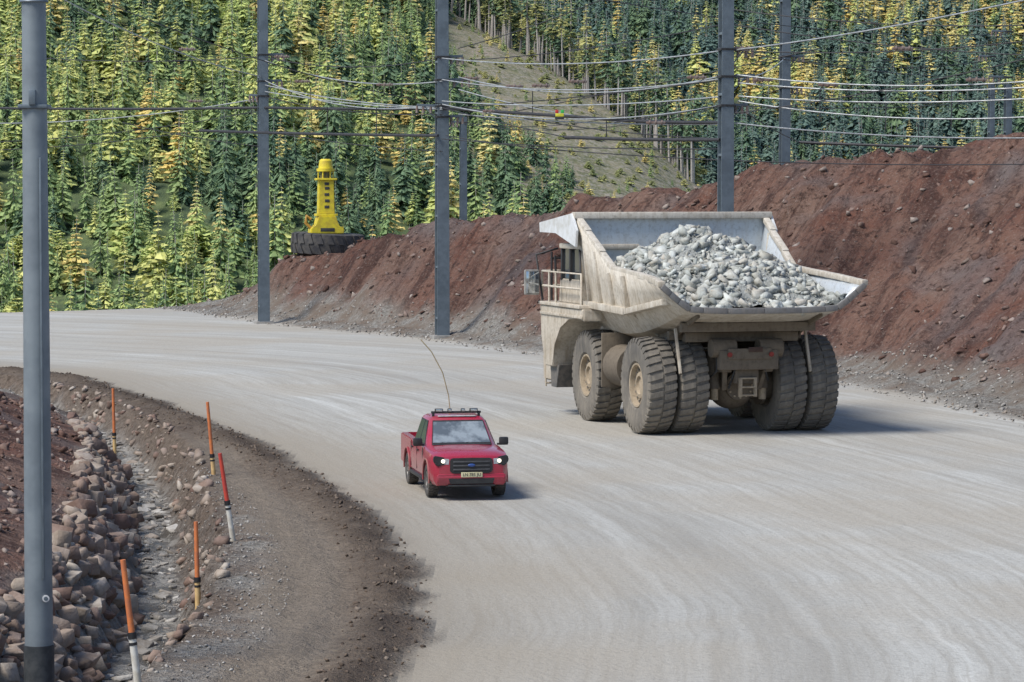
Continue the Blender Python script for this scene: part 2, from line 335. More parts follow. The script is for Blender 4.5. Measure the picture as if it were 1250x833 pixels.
def forest(name,pts,kind,scl):
    me=bpy.data.meshes.new(name); me.from_pydata([tuple(p) for p in pts],[],[]); n=len(pts)
    a=me.attributes.new('kind','INT','POINT'); a.data.foreach_set('value',np.array(kind,'i'))
    a=me.attributes.new('sc','FLOAT_VECTOR','POINT'); s=np.array(scl,'f'); w=rng.uniform(.75,1.35,n); a.data.foreach_set('vector',np.stack([s*w,s*w,s],-1).astype('f').ravel())
    a=me.attributes.new('rot','FLOAT_VECTOR','POINT'); a.data.foreach_set('vector',np.stack([rng.normal(0,.03,n),rng.normal(0,.03,n),rng.uniform(0,6.28,n)],-1).astype('f').ravel())
    o=link(bpy.data.objects.new(name,me)); g=bpy.data.node_groups.new(name,'GeometryNodeTree')
    g.interface.new_socket('Geometry',in_out='INPUT',socket_type='NodeSocketGeometry'); g.interface.new_socket('Geometry',in_out='OUTPUT',socket_type='NodeSocketGeometry')
    gi=g.nodes.new('NodeGroupInput'); go=g.nodes.new('NodeGroupOutput'); ip=g.nodes.new('GeometryNodeInstanceOnPoints'); ci=g.nodes.new('GeometryNodeCollectionInfo')
    ci.inputs['Collection'].default_value=col; ci.inputs['Separate Children'].default_value=True; ci.inputs['Reset Children'].default_value=True
    ip.inputs['Pick Instance'].default_value=True
    def na(nm,ty):
        q=g.nodes.new('GeometryNodeInputNamedAttribute'); q.data_type=ty; q.inputs['Name'].default_value=nm; return next(x for x in q.outputs if x.enabled and x.name=='Attribute')
    L=g.links; L.new(gi.outputs[0],ip.inputs['Points']); L.new(ci.outputs[0],ip.inputs['Instance']); L.new(na('kind','INT'),ip.inputs['Instance Index'])
    L.new(na('rot','FLOAT_VECTOR'),ip.inputs['Rotation']); L.new(na('sc','FLOAT_VECTOR'),ip.inputs['Scale']); L.new(ip.outputs[0],go.inputs[0])
    md=o.modifiers.new('scatter','NODES'); md.node_group=g; return o
pts=[];kd=[];sc=[]
def scatter(amin,amax,y0,y1,sp):
    out=[]; y=y0
    while y<y1:
        x=amin*y
        while x<amax*y:
            yy=y+rng.uniform(-.95,.95)*sp; xx=x+rng.uniform(-.95,.95)*sp; out.append((xx/yy,yy)); x+=sp
        y+=sp
    return np.array(out)
S=scatter(-.24,.11,565,1110,6.2); z,tt,pc=far(S[:,0],S[:,1]); pxs=625+F*S[:,0]
pyb=237-(z-CH)*F/S[:,1]; clump=fbm(S[:,0]*S[:,1],S[:,1],50,3,130); clump2=fbm(S[:,0]*S[:,1],S[:,1],70,2,150)
LOW=[(530,0),(560,58),(600,98),(650,140),(700,190),(740,240),(860,330)]
for i in range(len(S)):
    if tt[i]>1.0 or z[i]<-40: continue
    s=rng.uniform(.5,1.35)*(1 if rng.random()<.82 else .55); top=pyb[i]-16*s*F/S[i,1]
    if pxs[i]>535 and top<itp(pxs[i],LOW)+rng.normal(0,10): continue
    if rng.random()<.05: continue
    bright=.34+.8*clump[i]+.45*(pxs[i]<420)*(1-ss(pyb[i],100,230))+.12*(pxs[i]<350)-.30*(pxs[i]>400)  # lighter kinds gather upper left: sunlit slope put into leaf colour
    u=rng.random(); g=.06+.18*max(0,clump2[i])
    if u<g: k=2
    elif u<g+max(0,bright)*.5: k=3
    elif rng.random()<.48+.9*clump[i]+.3*(pxs[i]<380): k=1 if rng.random()<.5 else 8
    else: k=0
    if pyb[i]>300 and rng.random()<.25: k=9
    pts.append((S[i,0]*S[i,1],S[i,1],z[i]-.3)); kd.append(k); sc.append(s)
for i in range(620):
    a=rng.uniform((550-625)/F,(840-625)/F); Yd=rng.uniform(700,1080); z_,t_,_=far(np.array([a]),np.array([Yd]))
    if .5<t_[0]<1.0: pts.append((a*Yd,Yd,z_[0]-.2)); kd.append(7 if rng.random()<.75 else (8 if rng.random()<.7 else 2)); sc.append(rng.uniform(.25,.8) if kd[-1]==7 else rng.uniform(.12,.4))
for i in range(520):
    px=rng.uniform(550,850); a=(px-625)/F; Yc=float(itp(px,[(500,1080),(840,880)])); Yd=Yc+rng.uniform(5,110)
    z_,_,_=far(np.array([a]),np.array([Yd])); pts.append((a*Yd,Yd,z_[0]-.5)); kd.append(5 if rng.random()<.5 else 6); sc.append(rng.uniform(.75,1.3))
forest('conifer_forest',pts,kd,sc)
pts=[];kd=[];sc=[]
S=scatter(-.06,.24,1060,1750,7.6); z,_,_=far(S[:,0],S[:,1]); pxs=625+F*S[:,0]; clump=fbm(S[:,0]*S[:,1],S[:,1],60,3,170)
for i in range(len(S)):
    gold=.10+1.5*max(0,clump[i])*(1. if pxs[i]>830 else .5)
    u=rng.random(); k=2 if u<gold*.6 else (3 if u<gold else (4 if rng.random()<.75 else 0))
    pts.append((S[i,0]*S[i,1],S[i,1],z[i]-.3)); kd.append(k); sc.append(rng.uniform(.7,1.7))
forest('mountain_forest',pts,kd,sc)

# ------------------------------------------------------------ stones
m_rip=rock_mat('riprap_rock',[(.19,.125,.105),(.32,.24,.20),(.42,.365,.31),(.24,.175,.15),(.50,.455,.40)],3)
m_red=rock_mat('red_rubble',[(.11,.065,.052),(.18,.11,.09),(.26,.19,.165),(.38,.33,.30),(.14,.085,.072)],4)
m_grv=rock_mat('gravel_rock',[(.24,.22,.20),(.38,.37,.35),(.50,.49,.47),(.30,.25,.21)],5)
m_ore=rock_mat('ore_rock',[(.32,.35,.34),(.48,.51,.49),(.64,.67,.65),(.42,.44,.41),(.57,.55,.50)],3)
def on_curve(C,n,smin,smax):
    seg=np.hypot(*(C[1:,:2]-C[:-1,:2]).T); cs=np.concatenate([[0],np.cumsum(seg)]); m=(C[:,1]<smax)&(C[:,1]>smin); lo=cs[m].min();hi=cs[m].max()
    s=rng.uniform(lo,hi,n); x=np.interp(s,cs,C[:,0]);y=np.interp(s,cs,C[:,1]); dx=np.interp(s+.2,cs,C[:,0])-x; dy=np.interp(s+.2,cs,C[:,1])-y; L=np.hypot(dx,dy)+1e-9
    return x,y,-dy/L,dx/L
def put_rocks(name,C,n,y0,y1,d0,d1,s0,s1,mat,sub=1,sink=.15,p=2.,flat=.8):
    x,y,nx_,ny_=on_curve(C,n,y0,y1); d=rng.uniform(d0,d1,n); x=x+nx_*d; y=y+ny_*d; z,_=ground(x,y)
    s=s0+(s1-s0)*rng.random(n)**p; return rocks(name,np.stack([x,y,z+s*sink],-1),s,mat,None,sub,flat)
put_rocks('riprap_stone_wall',DITCH,1300,38,86,-1.7,-.48,.10,.38,m_rip,3,.1,1.5,.8)
put_rocks('ditch_stones',DITCH,480,40,108,-.5,.5,.05,.24,m_grv,3,.02,1.8,.35)
put_rocks('ditch_bank_stones',DITCH,420,40,108,.45,1.3,.05,.30,m_rip,2,.05,2.4)
put_rocks('bank_rubble',DITCH,1700,38,84,-6.5,-1.7,.03,.24,m_red,1,.15,3)
put_rocks('shoulder_gravel',EDGE,5500,38,112,-4.6,-2.1,.014,.06,m_grv,1,.3,2.5)
put_rocks('windrow_clods',EDGE,2600,38,125,-1.0,.35,.012,.085,rock_mat('clod',[(.09,.07,.055),(.16,.12,.095),(.24,.20,.165)]),1,.2,2.8)
put_rocks('slope_rubble',TOE,8000,45,178,.6,15,.03,.34,m_red,1,.1,4.5)
put_rocks('toe_gravel',TOE,4500,60,178,-2.3,1.6,.03,.15,m_grv,1,.2,2.5)

# ------------------------------------------------------------ steel masts
m_pole=simple('mast_galvanised_paint',(.16,.195,.225),(.115,.143,.167),2,.5,.3)
m_polel=simple('mast_paint_light',(.22,.255,.28),(.165,.195,.22),1.5,.55,.2)
m_blk=simple('black_rubber',(.02,.02,.022),(.035,.035,.037),4,.6)
m_ins=simple('insulator_brown',(.16,.1,.08),(.24,.2,.18),5,.35)
m_concrete=simple('concrete',(.3,.29,.27),(.22,.21,.2),5,.9,0,.4)
def mast(x,y,h,w,arms=(),rot=.25):
    zb=gz(x,y)-.3; e=empty('steel_mast',(x,y,zb),rot)
    box('footing',(0,0,.15),(w*1.7,w*1.7,.5),m_concrete,e,.03)
    for s in (-1,1):
        prism('flange',[(-w*.5,0),(w*.5,0),(w*.42,h),(-w*.42,h)],s*w*.42-.03,s*w*.42+.03,m_pole,e,.008)
    prism('web',[(-w*.1,0),(w*.1,0),(w*.1,h),(-w*.1,h)],-w*.4,w*.4,m_pole,e,.008)
    k=1.2
    while k<h: box('batten',(0,0,k),(w*.9,w*.8,.1),m_pole,e,.01); k+=2.4
    for za,L,sd in arms:
        box('clamp_band',(0,0,za-zb),(w*1.08,w*1.05,.09),m_blk,e,.01)
        beam('crossarm',(-.3*sd,0,za-zb),(L*sd,0,za-zb+.05),.1,.12,m_pole,e)
        beam('arm_brace',(w*.3*sd,0,za-zb-.7),(L*.7*sd,0,za-zb),.05,.05,m_pole,e)
        for q in (.45,.75,1.):
            cyl('insulator',(L*sd*q,0,za-zb-.32),(L*sd*q,0,za-zb+.02),.07,m_ins,e,.05,10)
    return e
zt=lambda py,Yd: CH+(237-py)/F*Yd
mast(-13.05,155,20,.56,[(zt(68,155),1.1,1),(zt(100,155),1.0,1),(zt(118,155),.7,-1)])
mast(-3.28,138.5,19,.60,[(zt(70,138),1.0,1),(zt(98,138),1.3,1),(zt(130,138),1.2,-1),(zt(143,138),1.,1)])
mast(8.5,117.5,17,.56,[(zt(62,118),1.1,1),(zt(95,118),1.2,1),(zt(130,118),.9,1)])
mast(15.5,168,22,.56,[(zt(70,168),1.1,1),(zt(108,168),1.,1)])
mast(33.2,198,26,.50,[(zt(40,198),1.2,-1),(zt(95,198),1.4,-1)])
mast(32.1,198,26,.40,[(zt(70,198),.9,-1)])
mast(-3.3,200,zt(143,200)-gz(-3.3,200)+.3,.50,[(zt(150,200),.9,-1)])
npx,npy=-6.78,42.0; nz=gz(npx,npy)-.6
e=empty('lamp_mast',(npx,npy,nz),0); hh=zt(4,42)-nz
cyl('shaft',(0,0,0),(0,0,hh),.212,m_polel,e,.172,12); cyl('base_sleeve',(0,0,0),(0,0,zt(790,42)-nz),.222,simple('bitumen',(.03,.035,.04),(.06,.065,.07)),e,.220,12)
cyl('cap',(0,0,hh),(0,0,hh+.05),.21,m_pole,e,.19,12); box('strap',(0,0,zt(131,42)-nz),(.42,.42,.06),m_pole,e)
box('terminal',(.0,-.2,zt(120,42)-nz),(.1,.08,.22),m_pole,e); box('cable_conduit',(.10,-.185,zt(450,42)-nz),(.03,.03,6.),m_pole,e,.005)
cyl('number_disc',(.13,-.165,zt(731,42)-nz),(.135,-.19,zt(731,42)-nz),.05,simple('disc_white',(.7,.7,.7)),e); cyl('disc_dot',(.134,-.186,zt(731,42)-nz),(.136,-.195,zt(731,42)-nz),.03,m_pole,e)

# ------------------------------------------------------------ overhead wires
def sag(a,b,s,n=20): a=Vector(a);b=Vector(b); return [a.lerp(b,i/n)-Vector((0,0,4*s*.8*(i/n)*(1-i/n))) for i in range(n+1)]
A1,B1,C1,D1,E1=155,138,117.5,168,198
W=lambda a,b,s=.3: sag(P(*a),P(*b),s)
thick=[W((-120,130,175),(322,132,A1),.15),W((322,132,A1),(545,133,B1),.05),W((545,133,B1),(700,143,128),.0),W((700,143,128),(886,150,C1),.1),
 W((245,160,A1),(535,166,B1),.05),W((690,168,124),(878,171,C1),.05),W((975,174,150),(1420,182,140),.15)]
mid=[W((75,-2,130),(322,95,A1),.5),W((322,74,A1),(540,100,B1),.7),W((322,98,A1),(540,128,B1),.9),W((322,104,A1),(540,132,B1),.3),
 W((-60,150,175),(322,120,A1),.6),W((540,98,B1),(886,96,C1),.6),W((560,95,B1),(886,92,C1),.9),W((540,128,B1),(886,128,C1),.8),W((560,110,B1),(760,150,126),.2),
 W((560,140,B1),(886,152,C1),.2),W((897,92,C1),(1300,96,110),.45),W((900,124,C1),(1300,140,112),.5),W((897,62,C1),(1300,-10,100),.2),W((900,98,C1),(957,72,D1),.3),
 W((890,150,C1),(1300,168,115),.3),W((540,72,B1),(886,62,C1),.5),W((540,124,B1),(886,118,C1),.35),W((900,118,C1),(1300,118,112),.3),W((900,102,C1),(1300,104,112),.35),W((322,112,A1),(540,134,B1),.2)]
thin=[W((110,-4,110),(540,128,B1),.6),W((-60,60,175),(322,70,A1),.6),W((-60,175,175),(322,135,A1),.5),W((322,70,A1),(540,72,B1),.6),W((322,118,A1),(540,140,B1),.4),
 W((565,150,200),(957,70,D1),2.),W((565,152,200),(957,108,D1),1.5),W((957,70,D1),(1230,40,E1),1.2),W((957,108,D1),(1230,95,E1),1.2),W((957,112,D1),(1230,112,E1),1.),
 W((957,72,D1),(1230,70,E1),.8),W((1230,40,E1),(1420,60,190),.5),W((1230,95,E1),(1420,75,190),.5),W((886,12,C1),(1300,30,110),.4),W((700,-5,110),(1230,42,E1),.8),
 W((560,132,B1),(886,98,C1),.1),W((897,64,C1),(1230,96,E1),.4),W((897,130,C1),(1230,120,E1),.4),W((640,145,132),(886,170,C1),.2),W((886,62,C1),(1300,45,112),.4),
 W((545,166,B1),(700,185,128),.1),W((700,185,128),(1300,200,112),.3),W((150,150,A1),(330,180,A1),.2),W((620,138,133),(1000,60,130),.1),
 W((-60,185,175),(245,160,A1),.3),W((540,170,B1),(886,182,C1),.2),W((322,160,A1),(540,185,B1),.2),W((886,140,C1),(1300,60,112),.3),W((560,75,B1),(886,30,C1),.3),W((886,30,C1),(1300,70,112),.3),
 W((540,132,B1),(690,168,124),.05),W((750,150,122),(886,128,C1),.05),W((900,132,C1),(975,174,150),.1),W((560,60,B1),(760,-10,120),.2),W((1000,-5,110),(1230,95,E1),.5)]
for px,y0,y1,Yd in ((400,131,163,146),(460,132,165,142),(620,138,146,133),(740,147,169,125),(820,149,170,121),(1050,150,176,140),(1120,152,178,140),(1190,156,179,140),(380,108,131,150),(440,116,131,147),(650,112,138,132),(780,106,150,124),(1000,108,150,120),(1080,112,158,120),(1160,112,160,118)):
    thin.append([P(px,y0,Yd),P(px,y1,Yd)])
e=empty('overhead_wires'); m_w=simple('cable_black',(.025,.025,.03),(.04,.04,.045)); m_w2=simple('cable_grey',(.46,.48,.49),(.30,.32,.33),3,.45,.3)
tube('feeder_cables',thick,.07,m_w,e); tube('contact_wires',mid,.027,m_w2,e); tube('span_wires',thin,.022,m_w,e)
for (px,py,Yd) in [(575,96,B1),(628,106,133),(705,100,128),(230,61,140),(240,124,160),(470,104,142),(1010,104,116),(1100,60,112),(660,105,131),(905,60,C1),(800,150,121),(1020,176,150),(600,136,134),(850,95,119),(370,100,150),(345,70,153),(930,98,117),(1190,98,112)]:
    p=P(px,py,Yd); beam('strain_insulator',p-Vector((.40,0,.01)),p+Vector((.40,0,-.01)),.11,.11,m_ins,e,.03)
    for q in (-.25,0,.25): cyl('insulator_shed',p+Vector((q-.03,0,0)),p+Vector((q+.03,0,0)),.10,m_ins,e,None,10)
e=empty('hanging_signal_lamp',P(683,141,128)); box('yellow_housing',(0,0,0),(.36,.2,.14),simple('sig_y',(.7,.65,.05)),e)
box('red_housing',(-.12,0,.15),(.14,.18,.14),simple('sig_r',(.6,.04,.03)),e); box('green_housing',(.12,0,.15),(.14,.18,.14),simple('sig_g',(.05,.5,.1)),e); box('lower_bar',(0,0,-.13),(.4,.2,.1),m_blk,e)

# ------------------------------------------------------------ marker stakes
m_or=simple('stake_orange',(.66,.20,.06),(.5,.16,.07),8,.6); m_rd=simple('stake_red',(.6,.07,.04),(.5,.06,.05),8,.6)
m_wt=simple('stake_white',(.68,.66,.60),(.5,.46,.38),7,.7); m_yw=simple('stake_yellow',(.68,.48,.22),(.55,.35,.15),8,.7)
def stake(px,py,h,tilt,up,low,fr=.48):
    Yd=F*CH/(py-237)
    for _ in range(4): zz=gz((px-625)/F*Yd,Yd); Yd=F*(CH-zz)/(py-237)
    e=empty('marker_stake',((px-625)/F*Yd,Yd,gz((px-625)/F*Yd,Yd)-.1)); e.rotation_euler=(R_.uniform(-.03,.03),tilt,R_.random())
    h+=.1; cyl('lower_post',(0,0,0),(0,0,h*fr-.05),.055,low,e,.052,12); cyl('black_band',(0,0,h*fr-.05),(0,0,h*fr+.04),.062,m_blk,e,None,12); cyl('upper_post',(0,0,h*fr+.04),(0,0,h),.045,up,e,.038,12)
    cyl('lower_band',(0,0,h*fr-.14),(0,0,h*fr-.1),.058,m_blk,e,None,12)
stake(139,522,2.3,-.02,m_or,m_yw,.45); stake(260,580,1.78,-.08,m_or,m_yw,.3); stake(284,662,1.75,-.15,m_rd,m_wt,.47); stake(240,740,1.78,-.01,m_or,m_yw,.45); stake(167,845,1.8,-.11,m_or,m_wt,.45)

# ------------------------------------------------------------ wheels
def wheel_mesh(name,R,Wd,rim,mt,mr,lug,haul):
    bm=bmesh.new(); h=Wd/2
    prof=[(-h*.78,rim*.97),(-h*.92,rim*1.05),(-h*1.0,rim+(R-rim)*.45),(-h*.98,rim+(R-rim)*.72),(-h*.88,R*.93),(-h*.55,R*.955),(0,R*.965),(h*.55,R*.955),(h*.88,R*.93),(h*.98,rim+(R-rim)*.72),(h,rim+(R-rim)*.45),(h*.92,rim*1.05),(h*.78,rim*.97)]
    revolve(bm,prof,64,0)
    if haul: rp=[(h*.78,rim*.97),(h*.86,rim*.95),(h*.84,rim*.88),(h*.5,rim*.84),(h*.42,rim*.62),(h*.62,rim*.56),(h*.66,rim*.40),(h*.5,rim*.36),(h*.5,.001)]
    else: rp=[(h*.78,rim*.97),(h*.84,rim*.95),(h*.8,rim*.88),(h*.55,rim*.82),(h*.62,rim*.4),(h*.7,rim*.25),(h*.7,.001)]
    revolve(bm,rp,40,1); revolve(bm,[(-h*.78,rim*.97),(-h*.3,rim*.8),(-h*.3,.001)],24,1)
    for s in (-1,1):
        for k in range(lug):
            a0=2*math.pi*(k+(0 if s>0 else .5))/lug; da=2*math.pi/lug*.29; top=R; lo=R*.92; tw=2*math.pi/lug*.35
            vs=[]
            for (yy,aoff,rr) in ((h*.06,0,top),(h*.90,tw,top*.975),(h*.99,tw,R*.885)):
                for q in (-1,1): a=a0+aoff*s+q*da; vs.append((bm.verts.new((rr*math.cos(a),yy*s,rr*math.sin(a))),bm.verts.new(((lo if rr>R*.93 else R*.84)*math.cos(a),yy*s*(.97 if rr<R*.93 else 1),(lo if rr>R*.93 else R*.84)*math.sin(a)))))
            for i in (0,2):
                A,B,C,D=vs[i],vs[i+1],vs[i+3],vs[i+2]
                for fc in ((A[0],B[0],C[0],D[0]),(A[0],D[0],D[1],A[1]),(B[0],B[1],C[1],C[0])): bm.faces.new(fc)
            bm.faces.new((vs[0][0],vs[0][1],vs[1][1],vs[1][0])); bm.faces.new((vs[4][0],vs[5][0],vs[5][1],vs[4][1]))
    if haul:
        for k in range(16):
            a=2*math.pi*k/16; r0=rim*.73; bmesh.ops.create_cube(bm,size=.06,matrix=Matrix.Translation((r0*math.cos(a),h*.5,r0*math.sin(a))))
    else:
        for k in range(6):
            a=2*math.pi*k/6; r0=rim*.62; g=bmesh.ops.create_cube(bm,size=1,matrix=Matrix.Translation((r0*math.cos(a),h*.68,r0*math.sin(a)))@Matrix.Rotation(-a,4,'Y')@Matrix.Diagonal((rim*.55,.03,.05,1)))
            for v in g['verts']:
                for fc in v.link_faces: fc.material_index=1
    me=bpy.data.meshes.new(name); bmesh.ops.recalc_face_normals(bm,faces=bm.faces[:]); bm.to_mesh(me); bm.free(); me.materials.append(mt); me.materials.append(mr)
    for p in me.polygons: p.use_smooth=True
    me.set_sharp_from_angle(angle=math.radians(30)); return me
def put_wheel(name,me,loc,left,parent,spin=0):
    o=link(bpy.data.objects.new(name,me),parent); o.location=loc; o.rotation_euler=(0,spin,0 if left else math.pi); return o

# ------------------------------------------------------------ haul truck
def dusty(name,clean,dust,rough=.6,zr=(0.,5.5),metal=0):
    t=NT(name); w=t.pos(); sx=t.node('ShaderNodeSeparateXYZ'); t.l.new(w,sx.inputs[0])
    lo=t.rng(sx.outputs[2],zr[0],zr[1],.75,.05); n=t.noise(1.6,w,5,.65); n2=t.noise(9,w,4,.7)
    mp=t.node('ShaderNodeMapping'); mp.inputs['Scale'].default_value=(5,5,.5); t.l.new(w,mp.inputs[0]); stx=t.noise(1.4,mp.outputs[0],4,.7)
    f=t.math('ADD',lo,t.rng(n,.3,.7,-.35,.35),True); f=t.math('ADD',f,t.rng(stx,.46,.70,0,.65),True)
    c=t.mix(f,clean,dust); c=t.mix(t.math('MULTIPLY',t.rng(n2,.50,.68),.5),c,tuple(x*.52 for x in dust))
    return t.out(c,rough,metal,t.bump(n2,.25,.02),.3)
m_tr=dusty('truck_paint_dusty',(.60,.55,.47),(.37,.31,.235),.6,(0,6.)); m_body=dusty('dump_body_paint',(.60,.56,.49),(.39,.335,.26),.6,(2.,5.5))
m_in=dusty('dump_body_worn_steel',(.54,.59,.63),(.48,.49,.49),.42,(2.5,4.5),.2)
m_lip=dusty('tail_lip_steel',(.17,.175,.18),(.24,.22,.20),.5,(2,5),.2)
m_ch=dusty('chassis_mud',(.17,.14,.105),(.13,.105,.08),.85,(0,3)); m_ty=dusty('haul_tyre_rubber',(.105,.098,.09),(.225,.20,.165),.9,(0.,3.2)); m_rim=dusty('haul_rim_dusty',(.44,.36,.26),(.30,.24,.17),.8,(0,4))
m_gl=simple('cab_glass',(.02,.025,.03),(.03,.035,.04),2,.08,0,0,.4,.6,.8)
T=empty('mining_haul_truck',(6.22,84.3,0),math.radians(106)); T.location.z=.02
wm=wheel_mesh('haul_wheel',1.38,.88,.66,m_ty,m_rim,34,True)
for nm,y in (('rear_outer_wheel',2.43),('rear_inner_wheel',1.47)):
    for s in (1,-1): put_wheel(nm,wm,(0,y*s,1.36),s>0,T,R_.random())
for s in (1,-1): put_wheel('front_wheel',wm,(4.85,2.40*s,1.36),s>0,T,R_.random())
def stat(x,zf,wf,ye,ze,yr,zr): return [(x,0,zf),(x,wf*.6,zf),(x,wf,zf+.03),(x,wf+(ye-wf)*.55,zf+(ze-zf)*.22),(x,ye,ze),(x,ye+(yr-ye)*.5,ze+(zr-ze)*.5),(x,yr,zr)]
ST=[stat(5.0,2.75,1.7,2.6,3.55,2.98,6.08),stat(4.2,2.68,1.7,2.6,3.5,2.92,5.65),stat(3.0,2.6,1.7,2.6,3.45,2.86,5.05),stat(2.2,2.62,1.7,2.6,3.45,2.80,4.62),stat(1.0,2.75,1.7,2.58,3.45,2.78,4.55),
    stat(-.4,3.0,1.75,2.55,3.6,2.80,4.48),stat(-1.4,3.25,1.8,2.52,3.72,2.84,4.42),stat(-2.1,3.44,1.8,2.5,3.82,2.9,4.36),stat(-2.75,3.6,1.8,2.5,3.88,3.0,4.30)]
V=[];Fc=[];m=13
for s in ST: V+=[(x,-y,z) for x,y,z in s[:0:-1]]+s
for i in range(len(ST)-1):
    for j in range(m-1): a=i*m+j; Fc.append((a,a+1,a+m+1,a+m))
o=mesh_obj('dump_body_shell',V,Fc,m_in,T,22); o.data.materials.append(m_body); o.data.materials.append(m_lip)
if sum(p.normal.z for p in o.data.polygons)<0: o.data.flip_normals()
md=o.modifiers.new('s','SOLIDIFY'); md.thickness=.11; md.offset=-1; md.material_offset=1; md.material_offset_rim=1
for s in (1,-1):
    for i in range(len(ST)-1):
        a=Vector(ST[i][-1]);b=Vector(ST[i+1][-1]); a.y*=s;b.y*=s; beam('top_rail',a+Vector((.05,0,0)),b-Vector((.05,0,0)),.2,.16,m_body,T,.03)
    beam('side_stringer',(4.9,2.76*s,3.50),(.9,2.76*s,3.42),.30,.20,m_body,T,.03); beam('side_stringer',(.9,2.75*s,3.42),(-2.2,2.66*s,3.80),.30,.18,m_body,T,.03)
    for x,zt_ in ((4.5,5.6),(3.4,5.1),(2.2,4.5),(.9,4.45)): beam('wall_rib',(x,2.76*s,3.5),(x,2.95*s,zt_),.10,.14,m_body,T,.03)
    prism('side_skirt',[(5.0,3.45),(5.0,2.7),(3.4,2.35),(.4,2.35),(-1.2,2.95),(-2.5,3.36),(-2.4,3.6)],1.78*s,1.86*s,m_ch,T,.01)
    for x,z0 in ((4.4,2.75),(3.2,2.68),(2.0,2.65),(.8,2.75)): beam('hull_rib',(x,1.85*s,z0),(x,2.68*s,3.42),.12,.14,m_body,T,.02)
for x,z in ((3.6,2.42),(2.2,2.42),(.9,2.5),(-.4,2.78),(-1.5,3.05)): box('floor_bolster',(x,0,z),(.22,4.0,.26),m_ch,T)
L=ST[-1]
pr=[Vector((x,-y,z)) for x,y,z in L[:0:-1]]+[Vector(p) for p in L]
for a,b in zip(pr[:-1],pr[1:]): beam('tail_lip',a+Vector((-.03,0,-.05)),b+Vector((-.03,0,-.05)),.12,.17,m_lip,T,.03)
hb=[(-1.7,2.75),(-2.6,3.55),(-3.02,6.1),(3.02,6.1),(2.6,3.55),(1.7,2.75)]
o=prism('headboard',hb,5.0,5.12,m_in,T,.01,'x')
box('headboard_cap',(4.98,0,6.14),(.34,6.3,.20),m_body,T,.03)
prism('canopy_slab',[(5.1,6.02),(8.3,5.72),(8.3,5.86),(5.1,6.18)],-3.15,3.15,m_body,T,.02)
m_cs=simple('canopy_side_sunlit',(.66,.68,.70),(.52,.52,.50),3,.5)  # paler than the body: sunlit look put into the colour
for s in (1,-1):
    prism('canopy_side',[(5.0,6.2),(8.35,5.9),(8.3,5.6),(6.6,5.6),(4.6,5.2),(4.5,5.7)],3.12*s,3.2*s,m_cs,T,.01)
for y in (-2.2,-1.1,0,1.1,2.2): beam('canopy_rib',(5.15,y,5.95),(8.2,y,5.66),.12,.16,m_body,T)
N=5600; lx=rng.uniform(-2.5,4.75,N); ly=rng.uniform(-2.55,2.55,N)
def lz(x,y):
    z=5.92-.58*np.sqrt((.82*(x-2.2))**2+(.88*(y-.1))**2+.08)+.34*fbm(x+50,y+50,1.3,3,200)
    fl=np.interp(x,[-2.6,-1.4,-.4,5],[3.6,3.42,3.4,3.4]); fl=fl+np.clip(np.abs(y)-1.7,0,1)*.5
    return np.maximum(z,fl)
lzz=lz(lx,ly); keep=~((lx<-1.6)&(lzz<3.66)&(rng.random(N)<.55)); lx,ly,lzz=lx[keep],ly[keep],lzz[keep]
sz=.025+.36*rng.random(len(lx))**6.5
rocks('ore_rocks',np.stack([lx,ly,lzz-sz*.05],-1),sz,m_ore,T,1,.9)
gx=np.linspace(-2.5,4.9,95);gy=np.linspace(-2.6,2.6,70);GX,GY=np.meshgrid(gx,gy);GZ=lz(GX,GY)-.03+.08*fbm(GX,GY,.3,2,210)
idx=np.arange(GX.size).reshape(GX.shape);Q=np.stack([idx[:-1,:-1],idx[:-1,1:],idx[1:,1:],idx[1:,:-1]],-1).reshape(-1,4)
t=NT('ore_fines'); c=t.mix(t.rng(t.noise(10,t.obj(),5,.8),.38,.62),(.32,.33,.315),(.56,.58,.56)); fm=t.out(c,.95,0,t.bump(t.noise(14,t.obj(),5,.8),1.,.12),.1)
mesh_obj('ore_heap',np.stack([GX,GY,GZ],-1).reshape(-1,3),Q.tolist(),fm,T,80)
for s in (1,-1):
    beam('frame_rail',(-1.5,.62*s,2.05),(7.6,.62*s,1.75),.28,.55,m_ch,T,.03)
    cyl('rear_suspension',(-.75,.72*s,1.25),(-.55,.72*s,2.3),.17,m_ch,T); cyl('rear_suspension_rod',(-.75,.72*s,.95),(-.75,.72*s,1.3),.11,m_rim,T)
    cyl('hoist_cylinder',(2.2,.95*s,1.4),(1.2,.95*s,2.9),.2,m_ch,T)
    beam('rock_ejector',(-.9,1.95*s,3.0),(-1.35,1.95*s,1.75),.07,.09,m_tr,T); cyl('body_pivot',(-1.35,.35*s,2.45),(-1.35,1.05*s,2.45),.26,m_ch,T)
    cyl('tail_lamp',(-1.72,.62*s,2.28),(-1.76,.62*s,2.28),.07,simple('tail_red',(.25,.03,.02)),T)
    beam('strut_arm',(-.9,.5*s,1.3),(-1.3,.6*s,2.1),.14,.3,m_ch,T,.03)
cyl('axle_housing',(0,-2.0,1.36),(0,2.0,1.36),.46,m_ch,T); cyl('axle_flange',(0,-.95,1.36),(0,-.85,1.36),.62,m_ch,T);cyl('axle_flange',(0,.85,1.36),(0,.95,1.36),.62,m_ch,T)
bm=bmesh.new(); bmesh.ops.create_uvsphere(bm,u_segments=28,v_segments=16,radius=.72); o=bm_obj('differential_case',bm,m_ch,T,60); o.location=(-.1,0,1.36); o.scale=(1.05,.95,1)
cyl('differential_cover',(-.9,0,1.36),(-.7,0,1.36),.42,m_ch,T)
